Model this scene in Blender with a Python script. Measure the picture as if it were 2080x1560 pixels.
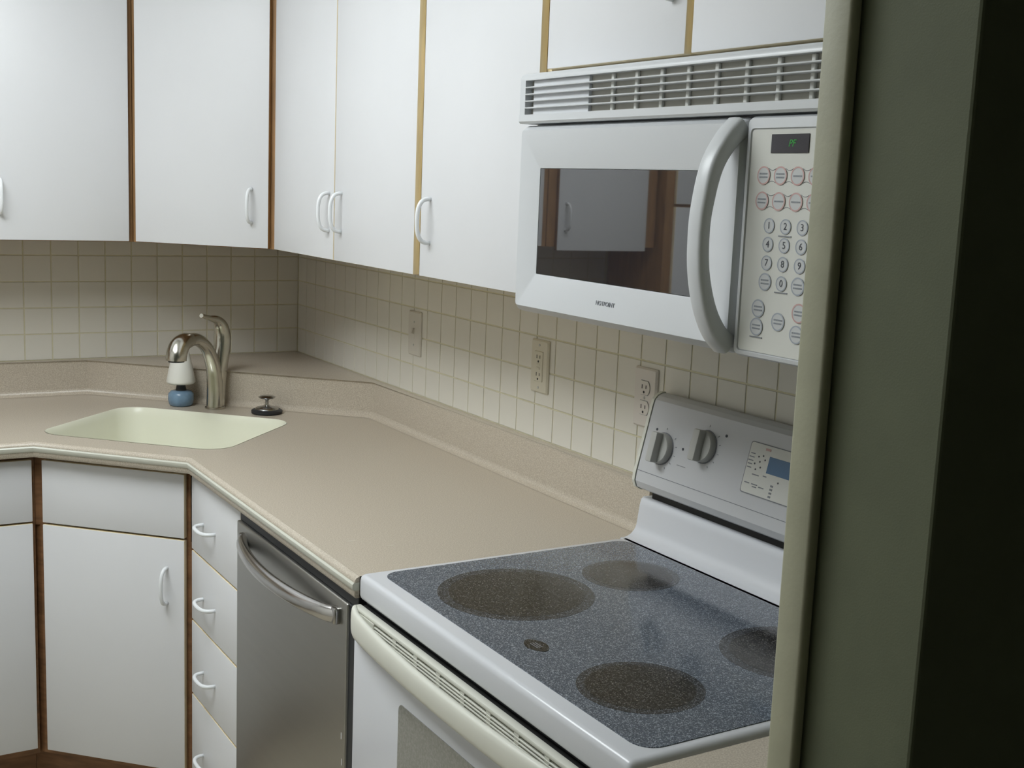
import bpy, bmesh, math, random
from mathutils import Vector, Matrix, Euler
from mathutils.geometry import tessellate_polygon
random.seed(7)
for o in list(bpy.data.objects): bpy.data.objects.remove(o, do_unlink=True)
S = bpy.context.scene
C = S.collection

# ------------------------------------------------------------------ camera, world, light, exposure
cam_d = bpy.data.cameras.new('camera'); cam_d.sensor_width = 36.0
cam_d.lens = 2494.122 * 36.0 / 2080.0
cam_d.clip_start = 0.02; cam_d.clip_end = 50
cam = bpy.data.objects.new('camera', cam_d); C.objects.link(cam)
cam.location = (-1.44704, -3.72633, 1.56996)
cam.rotation_euler = Euler((1.411856, -0.039728, -0.539541), 'XYZ')
S.camera = cam
W = bpy.data.worlds.new('world'); S.world = W; W.use_nodes = True
W.node_tree.nodes['Background'].inputs[0].default_value = (0.9, 0.95, 1.0, 1)
W.node_tree.nodes['Background'].inputs[1].default_value = 0.01
S.view_settings.view_transform = 'Standard'
try: S.view_settings.look = 'None'
except Exception: pass
S.view_settings.gamma = 1.0
S.view_settings.use_curve_mapping = False
S.view_settings.exposure = 0.0
LAMP_STRENGTH = 11.4           # the kitchen's ceiling fixture
LAMP_COLOR = (0.925, 0.975, 1.0)

# ------------------------------------------------------------------ materials
def newmat(name):
    m = bpy.data.materials.new(name); m.use_nodes = True
    return m, m.node_tree.nodes, m.node_tree.links, m.node_tree.nodes['Principled BSDF']
def setb(b, color=None, rough=None, metal=None, spec=None, coat=None, emis=None, emst=None):
    if color is not None: b.inputs['Base Color'].default_value = (*color, 1)
    if rough is not None: b.inputs['Roughness'].default_value = rough
    if metal is not None: b.inputs['Metallic'].default_value = metal
    if spec is not None: b.inputs['Specular IOR Level'].default_value = spec
    if coat is not None: b.inputs['Coat Weight'].default_value = coat
    if emis is not None: b.inputs['Emission Color'].default_value = (*emis, 1)
    if emst is not None: b.inputs['Emission Strength'].default_value = emst
def mat(name, color, rough=0.5, metal=0.0, spec=0.5, var=0.03, scale=8.0, bump=0.0, bscale=200.0, stretch=(1,1,1), coat=0.0):
    m, n, l, b = newmat(name); setb(b, color, rough, metal, spec, coat)
    tc = n.new('ShaderNodeTexCoord'); mp = n.new('ShaderNodeMapping'); mp.inputs['Scale'].default_value = stretch
    l.new(tc.outputs['Object'], mp.inputs['Vector'])
    if var > 0:
        nz = n.new('ShaderNodeTexNoise'); nz.inputs['Scale'].default_value = scale; nz.inputs['Detail'].default_value = 4
        l.new(mp.outputs[0], nz.inputs['Vector'])
        r = n.new('ShaderNodeValToRGB')
        r.color_ramp.elements[0].position = 0.3; r.color_ramp.elements[1].position = 0.7
        r.color_ramp.elements[0].color = (*[max(0, c*(1-var)) for c in color], 1)
        r.color_ramp.elements[1].color = (*[min(1, c*(1+var)) for c in color], 1)
        l.new(nz.outputs['Fac'], r.inputs[0]); l.new(r.outputs[0], b.inputs['Base Color'])
    if bump > 0:
        n2 = n.new('ShaderNodeTexNoise'); n2.inputs['Scale'].default_value = bscale; n2.inputs['Detail'].default_value = 3
        l.new(mp.outputs[0], n2.inputs['Vector'])
        bp = n.new('ShaderNodeBump'); bp.inputs['Strength'].default_value = bump; bp.inputs['Distance'].default_value = 0.002
        l.new(n2.outputs['Fac'], bp.inputs['Height']); l.new(bp.outputs[0], b.inputs['Normal'])
    return m
def speckle(name, c0, c1, c2, scale, rough, t1=0.45, t2=0.62, coat=0.0, spec=0.5, bump=0.0):
    m, n, l, b = newmat(name); setb(b, c0, rough, 0, spec, coat)
    tc = n.new('ShaderNodeTexCoord')
    nz = n.new('ShaderNodeTexNoise'); nz.inputs['Scale'].default_value = scale; nz.inputs['Detail'].default_value = 2; nz.inputs['Roughness'].default_value = 0.6
    l.new(tc.outputs['Object'], nz.inputs['Vector'])
    r = n.new('ShaderNodeValToRGB'); e = r.color_ramp.elements
    e[0].position = t1-0.12; e[0].color = (*c0, 1); e[1].position = t2; e[1].color = (*c2, 1)
    k = e.new((t1+t2)/2 - 0.03); k.color = (*c1, 1)
    l.new(nz.outputs['Fac'], r.inputs[0]); l.new(r.outputs[0], b.inputs['Base Color'])
    if bump:
        bp = n.new('ShaderNodeBump'); bp.inputs['Strength'].default_value = bump; bp.inputs['Distance'].default_value = 0.001
        l.new(nz.outputs['Fac'], bp.inputs['Height']); l.new(bp.outputs[0], b.inputs['Normal'])
    return m
def cells(name, c0, c1, c2, scale, rough, spec=0.6):
    m, n, l, b = newmat(name); setb(b, c0, rough, 0, spec)
    tc = n.new('ShaderNodeTexCoord'); v = n.new('ShaderNodeTexVoronoi'); v.inputs['Scale'].default_value = scale
    l.new(tc.outputs['Object'], v.inputs['Vector'])
    sp = n.new('ShaderNodeSeparateColor'); l.new(v.outputs['Color'], sp.inputs[0])
    r = n.new('ShaderNodeValToRGB'); e = r.color_ramp.elements
    e[0].position = 0.25; e[0].color = (*c0, 1); e[1].position = 0.98; e[1].color = (*c2, 1)
    k = e.new(0.72); k.color = (*c1, 1)
    l.new(sp.outputs[0], r.inputs[0]); l.new(r.outputs[0], b.inputs['Base Color'])
    return m
M = {}
M['laminate'] = mat('white_laminate', (0.74, 0.745, 0.76), 0.42, var=0.012, scale=5)
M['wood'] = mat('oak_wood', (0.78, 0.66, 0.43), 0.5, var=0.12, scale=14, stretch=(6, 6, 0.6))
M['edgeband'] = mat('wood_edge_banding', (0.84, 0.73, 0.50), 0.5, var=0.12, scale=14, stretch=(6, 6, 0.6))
M['shadewood'] = mat('shaded_oak_wood', (0.34, 0.19, 0.08), 0.5, var=0.2, scale=14, stretch=(6, 6, 0.6))  # same oak as the tan frames, with shade darkened into the colour
M['darkwood'] = mat('dark_oak_wood', (0.22, 0.11, 0.05), 0.55, var=0.25, scale=14, stretch=(1, 1, 5))
M['pull'] = mat('white_enamel', (0.82, 0.84, 0.85), 0.25, var=0.01)
M['counter'] = speckle('speckled_laminate', (0.425, 0.365, 0.29), (0.50, 0.44, 0.355), (0.60, 0.54, 0.45), 420, 0.33, 0.42, 0.62)
M['scuff'] = mat('pale_scuff_mark', (0.60, 0.55, 0.46), 0.4, var=0.05)
M['edge'] = mat('cream_edge_strip', (0.60, 0.60, 0.52), 0.35, var=0.03)
M['tile'] = mat('glazed_tile', (0.71, 0.685, 0.615), 0.35, var=0.04, scale=3, bump=0.05, bscale=60)
M['grout'] = mat('grout', (0.66, 0.62, 0.45), 0.8, var=0.06, scale=40)
M['wallpaint'] = mat('kitchen_wall_paint', (0.78, 0.77, 0.73), 0.7, var=0.03, bump=0.1)
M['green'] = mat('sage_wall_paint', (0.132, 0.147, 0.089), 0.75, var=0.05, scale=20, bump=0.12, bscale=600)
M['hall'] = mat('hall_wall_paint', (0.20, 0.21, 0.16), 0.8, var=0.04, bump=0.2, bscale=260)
M['jambtrim'] = mat('beige_trim_paint', (0.385, 0.38, 0.27), 0.5, var=0.05, scale=30, bump=0.1)
M['ceiling'] = mat('ceiling_paint', (0.80, 0.80, 0.78), 0.8, var=0.02, bump=0.2)
M['floor'] = mat('vinyl_floor', (0.50, 0.45, 0.35), 0.4, var=0.10, scale=12)
M['sink'] = mat('cream_solid_surface', (0.80, 0.80, 0.66), 0.3, var=0.015)
M['nickel'] = mat('brushed_nickel', (0.56, 0.54, 0.48), 0.22, 1.0, var=0.03, scale=30)
M['chrome'] = mat('dull_chrome', (0.45, 0.45, 0.45), 0.25, 1.0, var=0.02)
M['black'] = mat('black_rubber', (0.02, 0.022, 0.025), 0.5, var=0.05)
M['dark'] = mat('dark_recess', (0.018, 0.018, 0.018), 0.6, var=0.05)
M['steel'] = mat('stainless_steel', (0.385, 0.378, 0.352), 0.36, 1.0, var=0.02, scale=60, stretch=(1, 0.05, 1))
M['steelbar'] = mat('polished_steel', (0.52, 0.51, 0.50), 0.2, 1.0, var=0.02, scale=40)
M['enamel'] = mat('white_appliance_enamel', (0.66, 0.672, 0.70), 0.22, var=0.008, scale=3)
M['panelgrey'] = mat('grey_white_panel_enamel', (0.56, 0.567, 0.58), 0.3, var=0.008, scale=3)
M['plastic'] = mat('white_appliance_plastic', (0.62, 0.635, 0.65), 0.32, var=0.008, scale=3)
M['cream'] = mat('cream_plastic', (0.70, 0.70, 0.62), 0.35, var=0.015)
M['bisque'] = mat('pale_grey_panel', (0.66, 0.66, 0.615), 0.4, var=0.012)
M['knob'] = mat('grey_white_plastic', (0.50, 0.50, 0.475), 0.4, var=0.01)
M['mwglass'] = mat('microwave_window_glass', (0.022, 0.022, 0.026), 0.02, spec=1.0, var=0.0)
M['mwglass'].node_tree.nodes['Principled BSDF'].inputs['IOR'].default_value = 1.75
M['glasstop'] = cells('speckled_ceramic_glass', (0.076, 0.090, 0.112), (0.115, 0.135, 0.166), (0.36, 0.40, 0.46), 760, 0.10)
M['burner'] = cells('burner_zone_glass', (0.012, 0.011, 0.010), (0.022, 0.020, 0.018), (0.15, 0.145, 0.14), 760, 0.12)
M['burneredge'] = cells('burner_ring_glass', (0.022, 0.024, 0.028), (0.042, 0.045, 0.050), (0.21, 0.22, 0.24), 760, 0.12)
M['ovenglass'] = speckle('oven_window_glass', (0.24, 0.24, 0.215), (0.27, 0.27, 0.245), (0.31, 0.31, 0.285), 260, 0.12, 0.42, 0.62, spec=0.6)
M['ink'] = mat('grey_print', (0.22, 0.23, 0.25), 0.6, var=0.02)
M['inkdark'] = mat('dark_print', (0.07, 0.075, 0.09), 0.6, var=0.02)
M['print'] = mat('pale_print', (0.33, 0.35, 0.38), 0.6, var=0.02)
M['inkpink'] = mat('pink_print', (0.56, 0.36, 0.34), 0.6, var=0.05)
M['inkblue'] = mat('blue_grey_print', (0.36, 0.39, 0.44), 0.6, var=0.02)
M['buttonface'] = mat('button_face', (0.56, 0.57, 0.57), 0.45, var=0.01)
M['display'] = mat('display_glass', (0.035, 0.032, 0.04), 0.15, spec=0.8, var=0.05)
M['bluedisplay'] = mat('blue_display_film', (0.075, 0.16, 0.28), 0.3, var=0.04)
M['ventback'] = mat('olive_grey_vent', (0.40, 0.385, 0.33), 0.5, var=0.05)
M['plate1'] = mat('beige_switch_plate', (0.62, 0.585, 0.52), 0.4, var=0.01)
M['plate2'] = mat('ivory_plate', (0.63, 0.59, 0.48), 0.4, var=0.01)
M['plate3'] = mat('pale_pink_white_plate', (0.70, 0.655, 0.60), 0.4, var=0.01)
M['blue'] = mat('blue_soap_plastic', (0.17, 0.27, 0.38), 0.25, var=0.12, scale=60)
M['brushwhite'] = mat('white_plastic', (0.78, 0.77, 0.72), 0.35, var=0.01)
def emit(name, color, strength):
    m, n, l, b = newmat(name); setb(b, (0.8, 0.8, 0.8), 0.5, emis=color, emst=strength); return m
M['lamp'] = emit('lamp_diffuser', LAMP_COLOR, LAMP_STRENGTH)
M['led'] = emit('green_led', (0.03, 0.8, 0.06), 0.16); setb(M['led'].node_tree.nodes['Principled BSDF'], (0.01, 0.10, 0.02))

# ------------------------------------------------------------------ helpers
def tag(o, label=None, cat=None, group=None, kind=None):
    if label: o['label'] = label
    if cat: o['category'] = cat
    if group: o['group'] = group
    if kind: o['kind'] = kind
    return o
def thing(name, label, cat, loc, group=None):
    o = bpy.data.objects.new(name, None); C.objects.link(o); o.empty_display_size = 0.05
    o.location = loc; return tag(o, label, cat, group)
def rootloc(o):
    while o.parent: o = o.parent
    return Vector(o.location)
def finish(name, bm, m, parent=None, smooth=None, base=None, label=None):
    """bm holds world coordinates; the object is linked under parent (or top level with its origin at base)"""
    bmesh.ops.recalc_face_normals(bm, faces=bm.faces)
    off = rootloc(parent) if parent else Vector(base if base else (0, 0, 0))
    bmesh.ops.translate(bm, verts=bm.verts, vec=-off)
    me = bpy.data.meshes.new(name); bm.to_mesh(me); bm.free()
    if smooth is not None:
        for p in me.polygons: p.use_smooth = True
        try: me.set_sharp_from_angle(angle=math.radians(smooth))
        except Exception: pass
    me.materials.append(M[m] if isinstance(m, str) else m)
    o = bpy.data.objects.new(name, me); C.objects.link(o)
    if parent: o.parent = parent
    else: o.location = off
    if label: o['label'] = label
    return o
def struct(name, bm, m, smooth=None):
    return tag(finish(name, bm, m, smooth=smooth), kind='structure')
def bx(bm, x0, x1, y0, y1, z0, z1, bev=0.0, seg=2, mtx=None):
    vs = [Vector((x, y, z)) for z in (min(z0, z1), max(z0, z1)) for y in (min(y0, y1), max(y0, y1)) for x in (min(x0, x1), max(x0, x1))]
    v = [bm.verts.new(mtx @ p if mtx else p) for p in vs]
    fs = [bm.faces.new([v[i] for i in f]) for f in ((0,2,3,1),(4,5,7,6),(0,1,5,4),(2,6,7,3),(0,4,6,2),(1,3,7,5))]
    if bev > 0:
        es = list({e for f in fs for e in f.edges})
        bmesh.ops.bevel(bm, geom=es, offset=bev, segments=seg, affect='EDGES', profile=0.5)
    return bm
def box(*a, **k): return bx(bmesh.new(), *a, **k)
def prism(bm, pts, z0, z1, mtx=None):
    """polygon pts (x,y) extruded z0..z1, optional matrix"""
    T = (lambda p: mtx @ Vector(p)) if mtx else (lambda p: Vector(p))
    a = [bm.verts.new(T((p[0], p[1], z0))) for p in pts]; b = [bm.verts.new(T((p[0], p[1], z1))) for p in pts]
    n = len(pts); bm.faces.new(a[::-1]); bm.faces.new(b)
    for i in range(n): bm.faces.new((a[i], a[(i+1) % n], b[(i+1) % n], b[i]))
    return bm
def frame(o, nx, ny):
    """local X right, Y up, Z out of a vertical face with outward normal (nx,ny), origin o"""
    m = Matrix.Identity(4)
    for i, c in enumerate((Vector((-ny, nx, 0)), Vector((0, 0, 1)), Vector((nx, ny, 0)))):
        m[0][i], m[1][i], m[2][i] = c
    m.translation = Vector(o); return m
def tube(bm, pts, rad, n=12, cap=True, flat=1.0, up=(0, 0, 1), mtx=None):
    pts = [Vector(p) for p in pts]; k = len(pts)
    rad = rad if isinstance(rad, (list, tuple)) else [rad]*k
    flats = flat if isinstance(flat, (list, tuple)) else [flat]*k
    rings = []; prev = None
    for i in range(k):
        t = (pts[min(i+1, k-1)] - pts[max(i-1, 0)]).normalized()
        if prev is None:
            a = Vector(up); 
            if abs(a.dot(t)) > 0.95: a = Vector((1, 0, 0))
            s = t.cross(a).normalized()
        else: s = (prev - t*prev.dot(t)).normalized()
        prev = s; q = t.cross(s)
        r = []
        for j in range(n):
            an = 2*math.pi*j/n; p = pts[i] + s*math.cos(an)*rad[i] + q*math.sin(an)*rad[i]*flats[i]
            r.append(bm.verts.new(mtx @ p if mtx else p))
        rings.append(r)
    for i in range(k-1):
        for j in range(n): bm.faces.new((rings[i][j], rings[i][(j+1) % n], rings[i+1][(j+1) % n], rings[i+1][j]))
    if cap: bm.faces.new(rings[0][::-1]); bm.faces.new(rings[-1])
    return bm
def lathe(bm, prof, c, n=24, mtx=None):
    rings = []
    for r, z in prof:
        ring = []
        for j in range(n):
            a = 2*math.pi*j/n; p = Vector((c[0]+r*math.cos(a), c[1]+r*math.sin(a), c[2]+z))
            ring.append(bm.verts.new(mtx @ p if mtx else p))
        rings.append(ring)
    for i in range(len(rings)-1):
        for j in range(n): bm.faces.new((rings[i][j], rings[i][(j+1) % n], rings[i+1][(j+1) % n], rings[i+1][j]))
    bm.faces.new(rings[0][::-1]); bm.faces.new(rings[-1]); return bm
def bez(p, n=24):
    """Catmull-Rom through points"""
    p = [Vector(q) for q in p]; out = []
    for i in range(len(p)-1):
        a, b, c, d = p[max(i-1, 0)], p[i], p[i+1], p[min(i+2, len(p)-1)]
        for k in range(n):
            t = k/n; out.append(0.5*((2*b)+(c-a)*t+(2*a-5*b+4*c-d)*t*t+(3*b-a-3*c+d)*t**3))
    out.append(p[-1]); return out
def lerp_list(v, n):
    out = []
    for i in range(len(v)-1):
        for k in range(n): out.append(v[i]+(v[i+1]-v[i])*k/n)
    out.append(v[-1]); return out
def sweep(bm, path, prof, closed_prof=True):
    """profile (offset to the right of the path, z) mitred along a 2D polyline"""
    path = [Vector(p) for p in path]; k = len(path); rings = []
    for i in range(k):
        d0 = (path[i]-path[i-1]).normalized() if i else (path[1]-path[0]).normalized()
        d1 = (path[i+1]-path[i]).normalized() if i < k-1 else d0
        n0 = Vector((d0.y, -d0.x)); n1 = Vector((d1.y, -d1.x)); m = (n0+n1).normalized(); s = 1/max(0.3, m.dot(n0))
        rings.append([bm.verts.new((path[i].x+m.x*s*o, path[i].y+m.y*s*o, z)) for o, z in prof])
    n = len(prof)
    for i in range(k-1):
        for j in range(n if closed_prof else n-1):
            bm.faces.new((rings[i][j], rings[i][(j+1) % n], rings[i+1][(j+1) % n], rings[i+1][j]))
    if closed_prof: bm.faces.new(rings[0][::-1]); bm.faces.new(rings[-1])
    return bm
def rrect(x0, x1, y0, y1, r, n=6):
    out = []
    for cx, cy, a0 in ((x1-r, y1-r, 0), (x0+r, y1-r, 90), (x0+r, y0+r, 180), (x1-r, y0+r, 270)):
        for k in range(n+1):
            a = math.radians(a0+90*k/n); out.append((cx+r*math.cos(a), cy+r*math.sin(a)))
    return out
def text_mesh(s, size, depth=0.0003, shear=0.0, sx=1.0):
    cu = bpy.data.curves.new('txt', 'FONT'); cu.body = s; cu.size = size; cu.extrude = depth
    cu.align_x = 'CENTER'; cu.align_y = 'CENTER'; cu.shear = shear; cu.resolution_u = 3
    o = bpy.data.objects.new('txt', cu); C.objects.link(o)
    dg = bpy.context.evaluated_depsgraph_get(); dg.update()
    me = bpy.data.meshes.new_from_object(o.evaluated_get(dg))
    bpy.data.objects.remove(o, do_unlink=True); bpy.data.curves.remove(cu)
    if sx != 1.0:
        for v in me.vertices: v.co.x *= sx
    return me
def text(name, s, size, F, m, parent, **k):
    me = text_mesh(s, size, **k); me.name = name; me.materials.append(M[m])
    o = bpy.data.objects.new(name, me); C.objects.link(o); o.parent = parent
    o.matrix_local = Matrix.Translation(-rootloc(parent)) @ F; return o
SQ = math.sqrt(0.5)
def un(u, n, z=0.0): return Vector(((u-n)*SQ, -(u+n)*SQ, z))     # corner-sink axes: u to the right, n towards the room

# ------------------------------------------------------------------ room shell
RX, LX, FY = 0.0, -2.62, -2.95           # right wall, left wall, kitchen side of the partition
CEIL = 2.44
struct('floor', box(LX-0.1, 1.2, -4.9, 0.1, -0.08, 0.0), 'floor')
struct('ceiling', box(LX-0.1, 1.2, -4.9, 0.1, CEIL, CEIL+0.08), 'ceiling')
wall_right = struct('wall_right', box(0.0, 0.1, FY, 0.1, 0, CEIL), 'grout')
wall_back = struct('wall_back', box(LX-0.1, 0.0, 0.0, 0.1, 0, CEIL), 'grout')
struct('wall_left', box(LX-0.1, LX, -4.9, 0.0, 0, CEIL), 'wallpaint')
# partition with the doorway the camera looks through
struct('wall_front', box(-0.673, 1.2, -3.098, -2.952, 0, CEIL, bev=0.003), 'green')
struct('wall_doorway_side', box(LX, -2.05, -3.098, -2.952, 0, CEIL), 'green')
struct('wall_doorway_head', box(-2.048, -0.675, -3.098, -2.952, 2.06, CEIL), 'green')
struct('wall_hall_back', box(LX, 1.2, -4.9, -4.8, 0, CEIL), 'hall')
struct('wall_hall_side', box(1.1, 1.2, -4.8, -3.0985, 0, CEIL), 'hall')
struct('trim_1', box(-0.686, -0.6732, -2.981, -2.948, 0, 2.05, bev=0.004, seg=3), 'jambtrim', smooth=40)
# soffit over the wall cabinets
bm = prism(bmesh.new(), [(-0.001, -0.001), (-1.9, -0.001), (-1.9, -0.30), (-0.60, -0.30), (-0.30, -0.60), (-0.30, -2.94), (-0.001, -2.94)], 2.145, CEIL-0.001)
struct('wall_soffit', bm, 'ceiling')

# tiles: 3 inch, each its own piece of the wall
P_, G_ = 0.0762, 0.0034
def tile_mesh(w, h, t=0.0016, b=0.0006):
    bm = bmesh.new()
    def ring(dx, z): return [bm.verts.new((x, y, z)) for x, y in ((-w/2+dx, -h/2+dx), (w/2-dx, -h/2+dx), (w/2-dx, h/2-dx), (-w/2+dx, h/2-dx))]
    r0, r1, r2 = ring(0, 0), ring(0, t-b), ring(b, t)
    for a, c in ((r0, r1), (r1, r2)):
        for i in range(4): bm.faces.new((a[i], a[(i+1) % 4], c[(i+1) % 4], c[i]))
    bm.faces.new(r2); bmesh.ops.recalc_face_normals(bm, faces=bm.faces)
    me = bpy.data.meshes.new('tile'); bm.to_mesh(me); bm.free(); me.materials.append(M['tile']); return me
T_full = tile_mesh(P_-G_, P_-G_)
ZT = [1.2480+P_*(k-3) for k in range(5)]
T_top = tile_mesh(P_-G_, 1.377-ZT[4]-G_)
def lay(parent, org, nx, ny, s0, ncols):
    for k in range(ncols):
        for r, z in enumerate(ZT):
            h = P_ if r < 4 else 1.377-z
            c = Vector(org) + Vector((-ny, nx, 0))*(s0+(k+0.5)*P_); c.z = z+h/2
            o = bpy.data.objects.new('tile', T_full if r < 4 else T_top); C.objects.link(o); o.parent = parent
            o.matrix_local = frame(c, nx, ny)
# right wall: joints at y = -1.294 - k*P_ ; back wall: joints at x = -0.831 + k*P_
lay(wall_right, (0, 0, 0), -1, 0, 1.294-16*P_+0.0005, 37)
lay(wall_back, (0, 0, 0), 0, -1, -0.831-14*P_, 24)
for parent, nx, ny, a, b in ((wall_right, -1, 0, 0.006, 1.294-16*P_), (wall_back, 0, -1, -0.831+10*P_+0.0005, -0.001)):
    for rr_, z in enumerate(ZT):
        h = P_ if rr_ < 4 else 1.377-z
        me = tile_mesh(b-a-0.002, h-G_); c = Vector((-ny, nx, 0))*((a+b)/2); c.z = z+h/2
        o = bpy.data.objects.new('tile', me); C.objects.link(o); o.parent = parent; o.matrix_local = frame(c, nx, ny)

# ------------------------------------------------------------------ cabinet helpers
def pull_mesh(L=0.088, D=0.030, r=0.0046):
    bm = bmesh.new()
    pts = []
    for k in range(21):
        a = math.pi*k/20
        y = -L/2*math.copysign(abs(math.cos(a))**0.75, math.cos(a)); z = D*math.sin(a)**0.62
        pts.append((0, y, z-0.001))
    tube(bm, pts, r, 10, up=(1, 0, 0))
    bmesh.ops.recalc_face_normals(bm, faces=bm.faces)
    me = bpy.data.meshes.new('pull'); bm.to_mesh(me); bm.free()
    for p in me.polygons: p.use_smooth = True
    me.materials.append(M['pull']); return me
PULL = pull_mesh()
def add_pull(door, F):
    o = bpy.data.objects.new('pull', PULL); C.objects.link(o); o.parent = door
    o.matrix_local = Matrix.Translation(-rootloc(door)) @ F
    return o
DT = 0.016
def front(root, name, F, x0, x1, z0, z1, pull=None, edge='edgeband'):
    """a door or drawer front on the face frame F (local x right, y = world z); pull = (x, z, 'v' or 'h')"""
    d = finish(name, box(x0, x1, z0, z1, 0.001, DT, bev=0.0018, seg=2, mtx=F), 'laminate', root, smooth=35)
    d.data.materials.append(M[edge]); zc = Vector((F[0][2], F[1][2], F[2][2]))
    for p in d.data.polygons:
        if p.normal.dot(zc) < 0.6: p.material_index = 1
    if pull:
        px, pz, o = pull; Q = F @ Matrix.Translation((px, pz, DT))
        if o == 'h': Q = Q @ Matrix.Rotation(math.radians(90), 4, 'Z')
        add_pull(d, Q)
    return d
ZB, ZTOP = 1.381, 2.14
FR = -0.291                               # face-frame plane of the right wall cabinets
FX = frame((FR, 0, 0), -1, 0)             # local x = -y
# wall cabinet: double doors
r = thing('wall_cabinet', 'white double-door wall cabinet with two pulls side by side, next to the corner', 'cabinet', (-0.15, -1.02, ZB), 'white wall cabinets above the counters')
finish('body', box(-0.008, FR, -0.594, -1.447, ZB, ZTOP), 'wood', r)
front(r, 'door', FX, 0.613, 1.011, ZB+0.002, ZTOP-0.004, (0.985, 1.495, 'v'))
front(r, 'door', FX, 1.015, 1.436, ZB+0.002, ZTOP-0.004, (1.058, 1.496, 'v'))
r = thing('wall_cabinet', 'white single-door wall cabinet directly left of the microwave', 'cabinet', (-0.15, -1.68, ZB), 'white wall cabinets above the counters')
finish('body', box(-0.008, FR, -1.450, -1.913, ZB, ZTOP), 'wood', r)
front(r, 'door', FX, 1.464, 1.899, ZB+0.002, ZTOP-0.004, (1.507, 1.496, 'v'))
ZA = 1.772
r = thing('wall_cabinet', 'short white wall cabinet with two doors directly above the microwave', 'cabinet', (-0.15, -2.30, ZA), 'white wall cabinets above the counters')
finish('body', box(-0.008, FR, -1.916, -2.676, ZA-0.002, ZTOP), 'wood', r)
front(r, 'door', FX, 1.922, 2.289, ZA-0.003, ZTOP-0.004, (2.255, 1.893, 'v'))
front(r, 'door', FX, 2.304, 2.672, ZA-0.003, ZTOP-0.004, (2.355, 1.893, 'v'))
# diagonal corner wall cabinet
r = thing('corner_wall_cabinet', 'white diagonal single-door wall cabinet above the sink, across the corner', 'cabinet', (-0.3, -0.3, ZB))
NU = (0.592-FR)*SQ
finish('body', prism(bmesh.new(), [(-0.008, -0.008), (-0.592, -0.008), (-0.592, FR), (FR, -0.592), (-0.008, -0.592)], ZB, ZTOP), 'shadewood', r)
FD = frame(un(0, NU), -SQ, -SQ)
front(r, 'door', FD, -0.197, 0.194, ZB+0.002, ZTOP-0.004, (0.146, 1.494, 'v'), 'shadewood')
# back wall cabinets
FB = frame((0, FR, 0), 0, -1)             # local x = world x
r = thing('wall_cabinet', 'white wall cabinet at the far left edge, over the left counter', 'cabinet', (-1.02, -0.15, ZB), 'white wall cabinets above the counters')
finish('body', box(-0.594, -1.446, -0.008, FR, ZB, ZTOP), 'shadewood', r)
front(r, 'door', FB, -0.968, -0.607, ZB+0.002, ZTOP-0.004, (-0.934, 1.495, 'v'), 'shadewood')
front(r, 'door', FB, -1.422, -0.985, ZB+0.002, ZTOP-0.004, (-1.02, 1.495, 'v'), 'shadewood')
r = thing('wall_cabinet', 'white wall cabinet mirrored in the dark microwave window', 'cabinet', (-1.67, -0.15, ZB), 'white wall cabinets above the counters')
finish('body', box(-1.449, -1.895, -0.008, FR, ZB, ZTOP), 'shadewood', r)
front(r, 'door', FB, -1.846, -1.482, ZB-0.012, ZTOP-0.004, (-1.513, 1.48, 'v'), 'shadewood')
r = thing('pantry_cabinet', 'tall white pantry cabinet mirrored at the right of the microwave window', 'cabinet', (-2.2, -0.15, 0))
finish('body', box(-1.905, -2.5, -0.008, -0.33, 0, ZTOP), 'shadewood', r)
FP = frame((0, -0.33, 0), 0, -1)
front(r, 'door', FP, -2.49, -1.94, 1.535, ZTOP-0.004)
front(r, 'door', FP, -2.49, -1.94, 0.11, 1.525)

# base cabinets
BF = -0.604                               # right-hand face-frame plane
FBX = frame((BF, 0, 0), -1, 0)
r = thing('drawer_cabinet', 'narrow white base cabinet with four stacked drawers beside the dishwasher', 'cabinet', (-0.3, -1.1, 0))
bm = box(-0.02, BF, -0.957, -1.286, 0.10, 0.878); bx(bm, -0.02, BF+0.06, -0.957, -1.286, 0, 0.10)
bx(bm, -0.56, BF, -0.920, -0.957, 0.10, 0.878)
finish('body', bm, 'darkwood', r)
for z0, z1, zp in ((0.691, 0.868, 0.772), (0.517, 0.687, 0.593), (0.330, 0.513, 0.412), (0.115, 0.326, 0.205)):
    front(r, 'drawer_front', FBX, 0.926, 1.279, z0, z1, (1.062, zp, 'h'))
r = thing('corner_sink_cabinet', 'white diagonal base cabinet under the corner sink', 'cabinet', (-0.5, -0.5, 0))
NB = 1.076
cl, cr = un(-0.205, NB), un(0.205, NB)
bm = prism(bmesh.new(), [(-0.02, -0.02), (-0.915, -0.02), (-0.915, -0.60), (cl.x, cl.y), (cr.x, cr.y), (-0.60, -0.915), (-0.02, -0.915)], 0.10, 0.70)
prism(bm, [(-0.02, -0.02), (-0.917, -0.02), (-0.917, -0.555), (-0.544, -0.917), (-0.02, -0.917)], 0.0, 0.10)
prism(bm, [(-0.917, -0.57), (-0.917, -0.612), (cl.x, cl.y), (cl.x+0.02, cl.y+0.02), (-0.88, -0.57)], 0.70, 0.878)
FDB = frame(un(0, NB), -SQ, -SQ)
bx(bm, -0.205, -0.180, 0.70, 0.878, -0.02, 0, mtx=FDB); bx(bm, 0.180, 0.205, 0.70, 0.878, -0.02, 0, mtx=FDB); bx(bm, -0.18, 0.18, 0.84, 0.878, -0.02, 0, mtx=FDB)
finish('body', bm, 'darkwood', r)
front(r, 'drawer_front', FDB, -0.188, 0.196, 0.711, 0.868)
front(r, 'door', FDB, -0.188, 0.196, 0.116, 0.706, (0.150, 0.590, 'v'))
BB = -0.615
FBB = frame((0, BB, 0), 0, -1)
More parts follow.
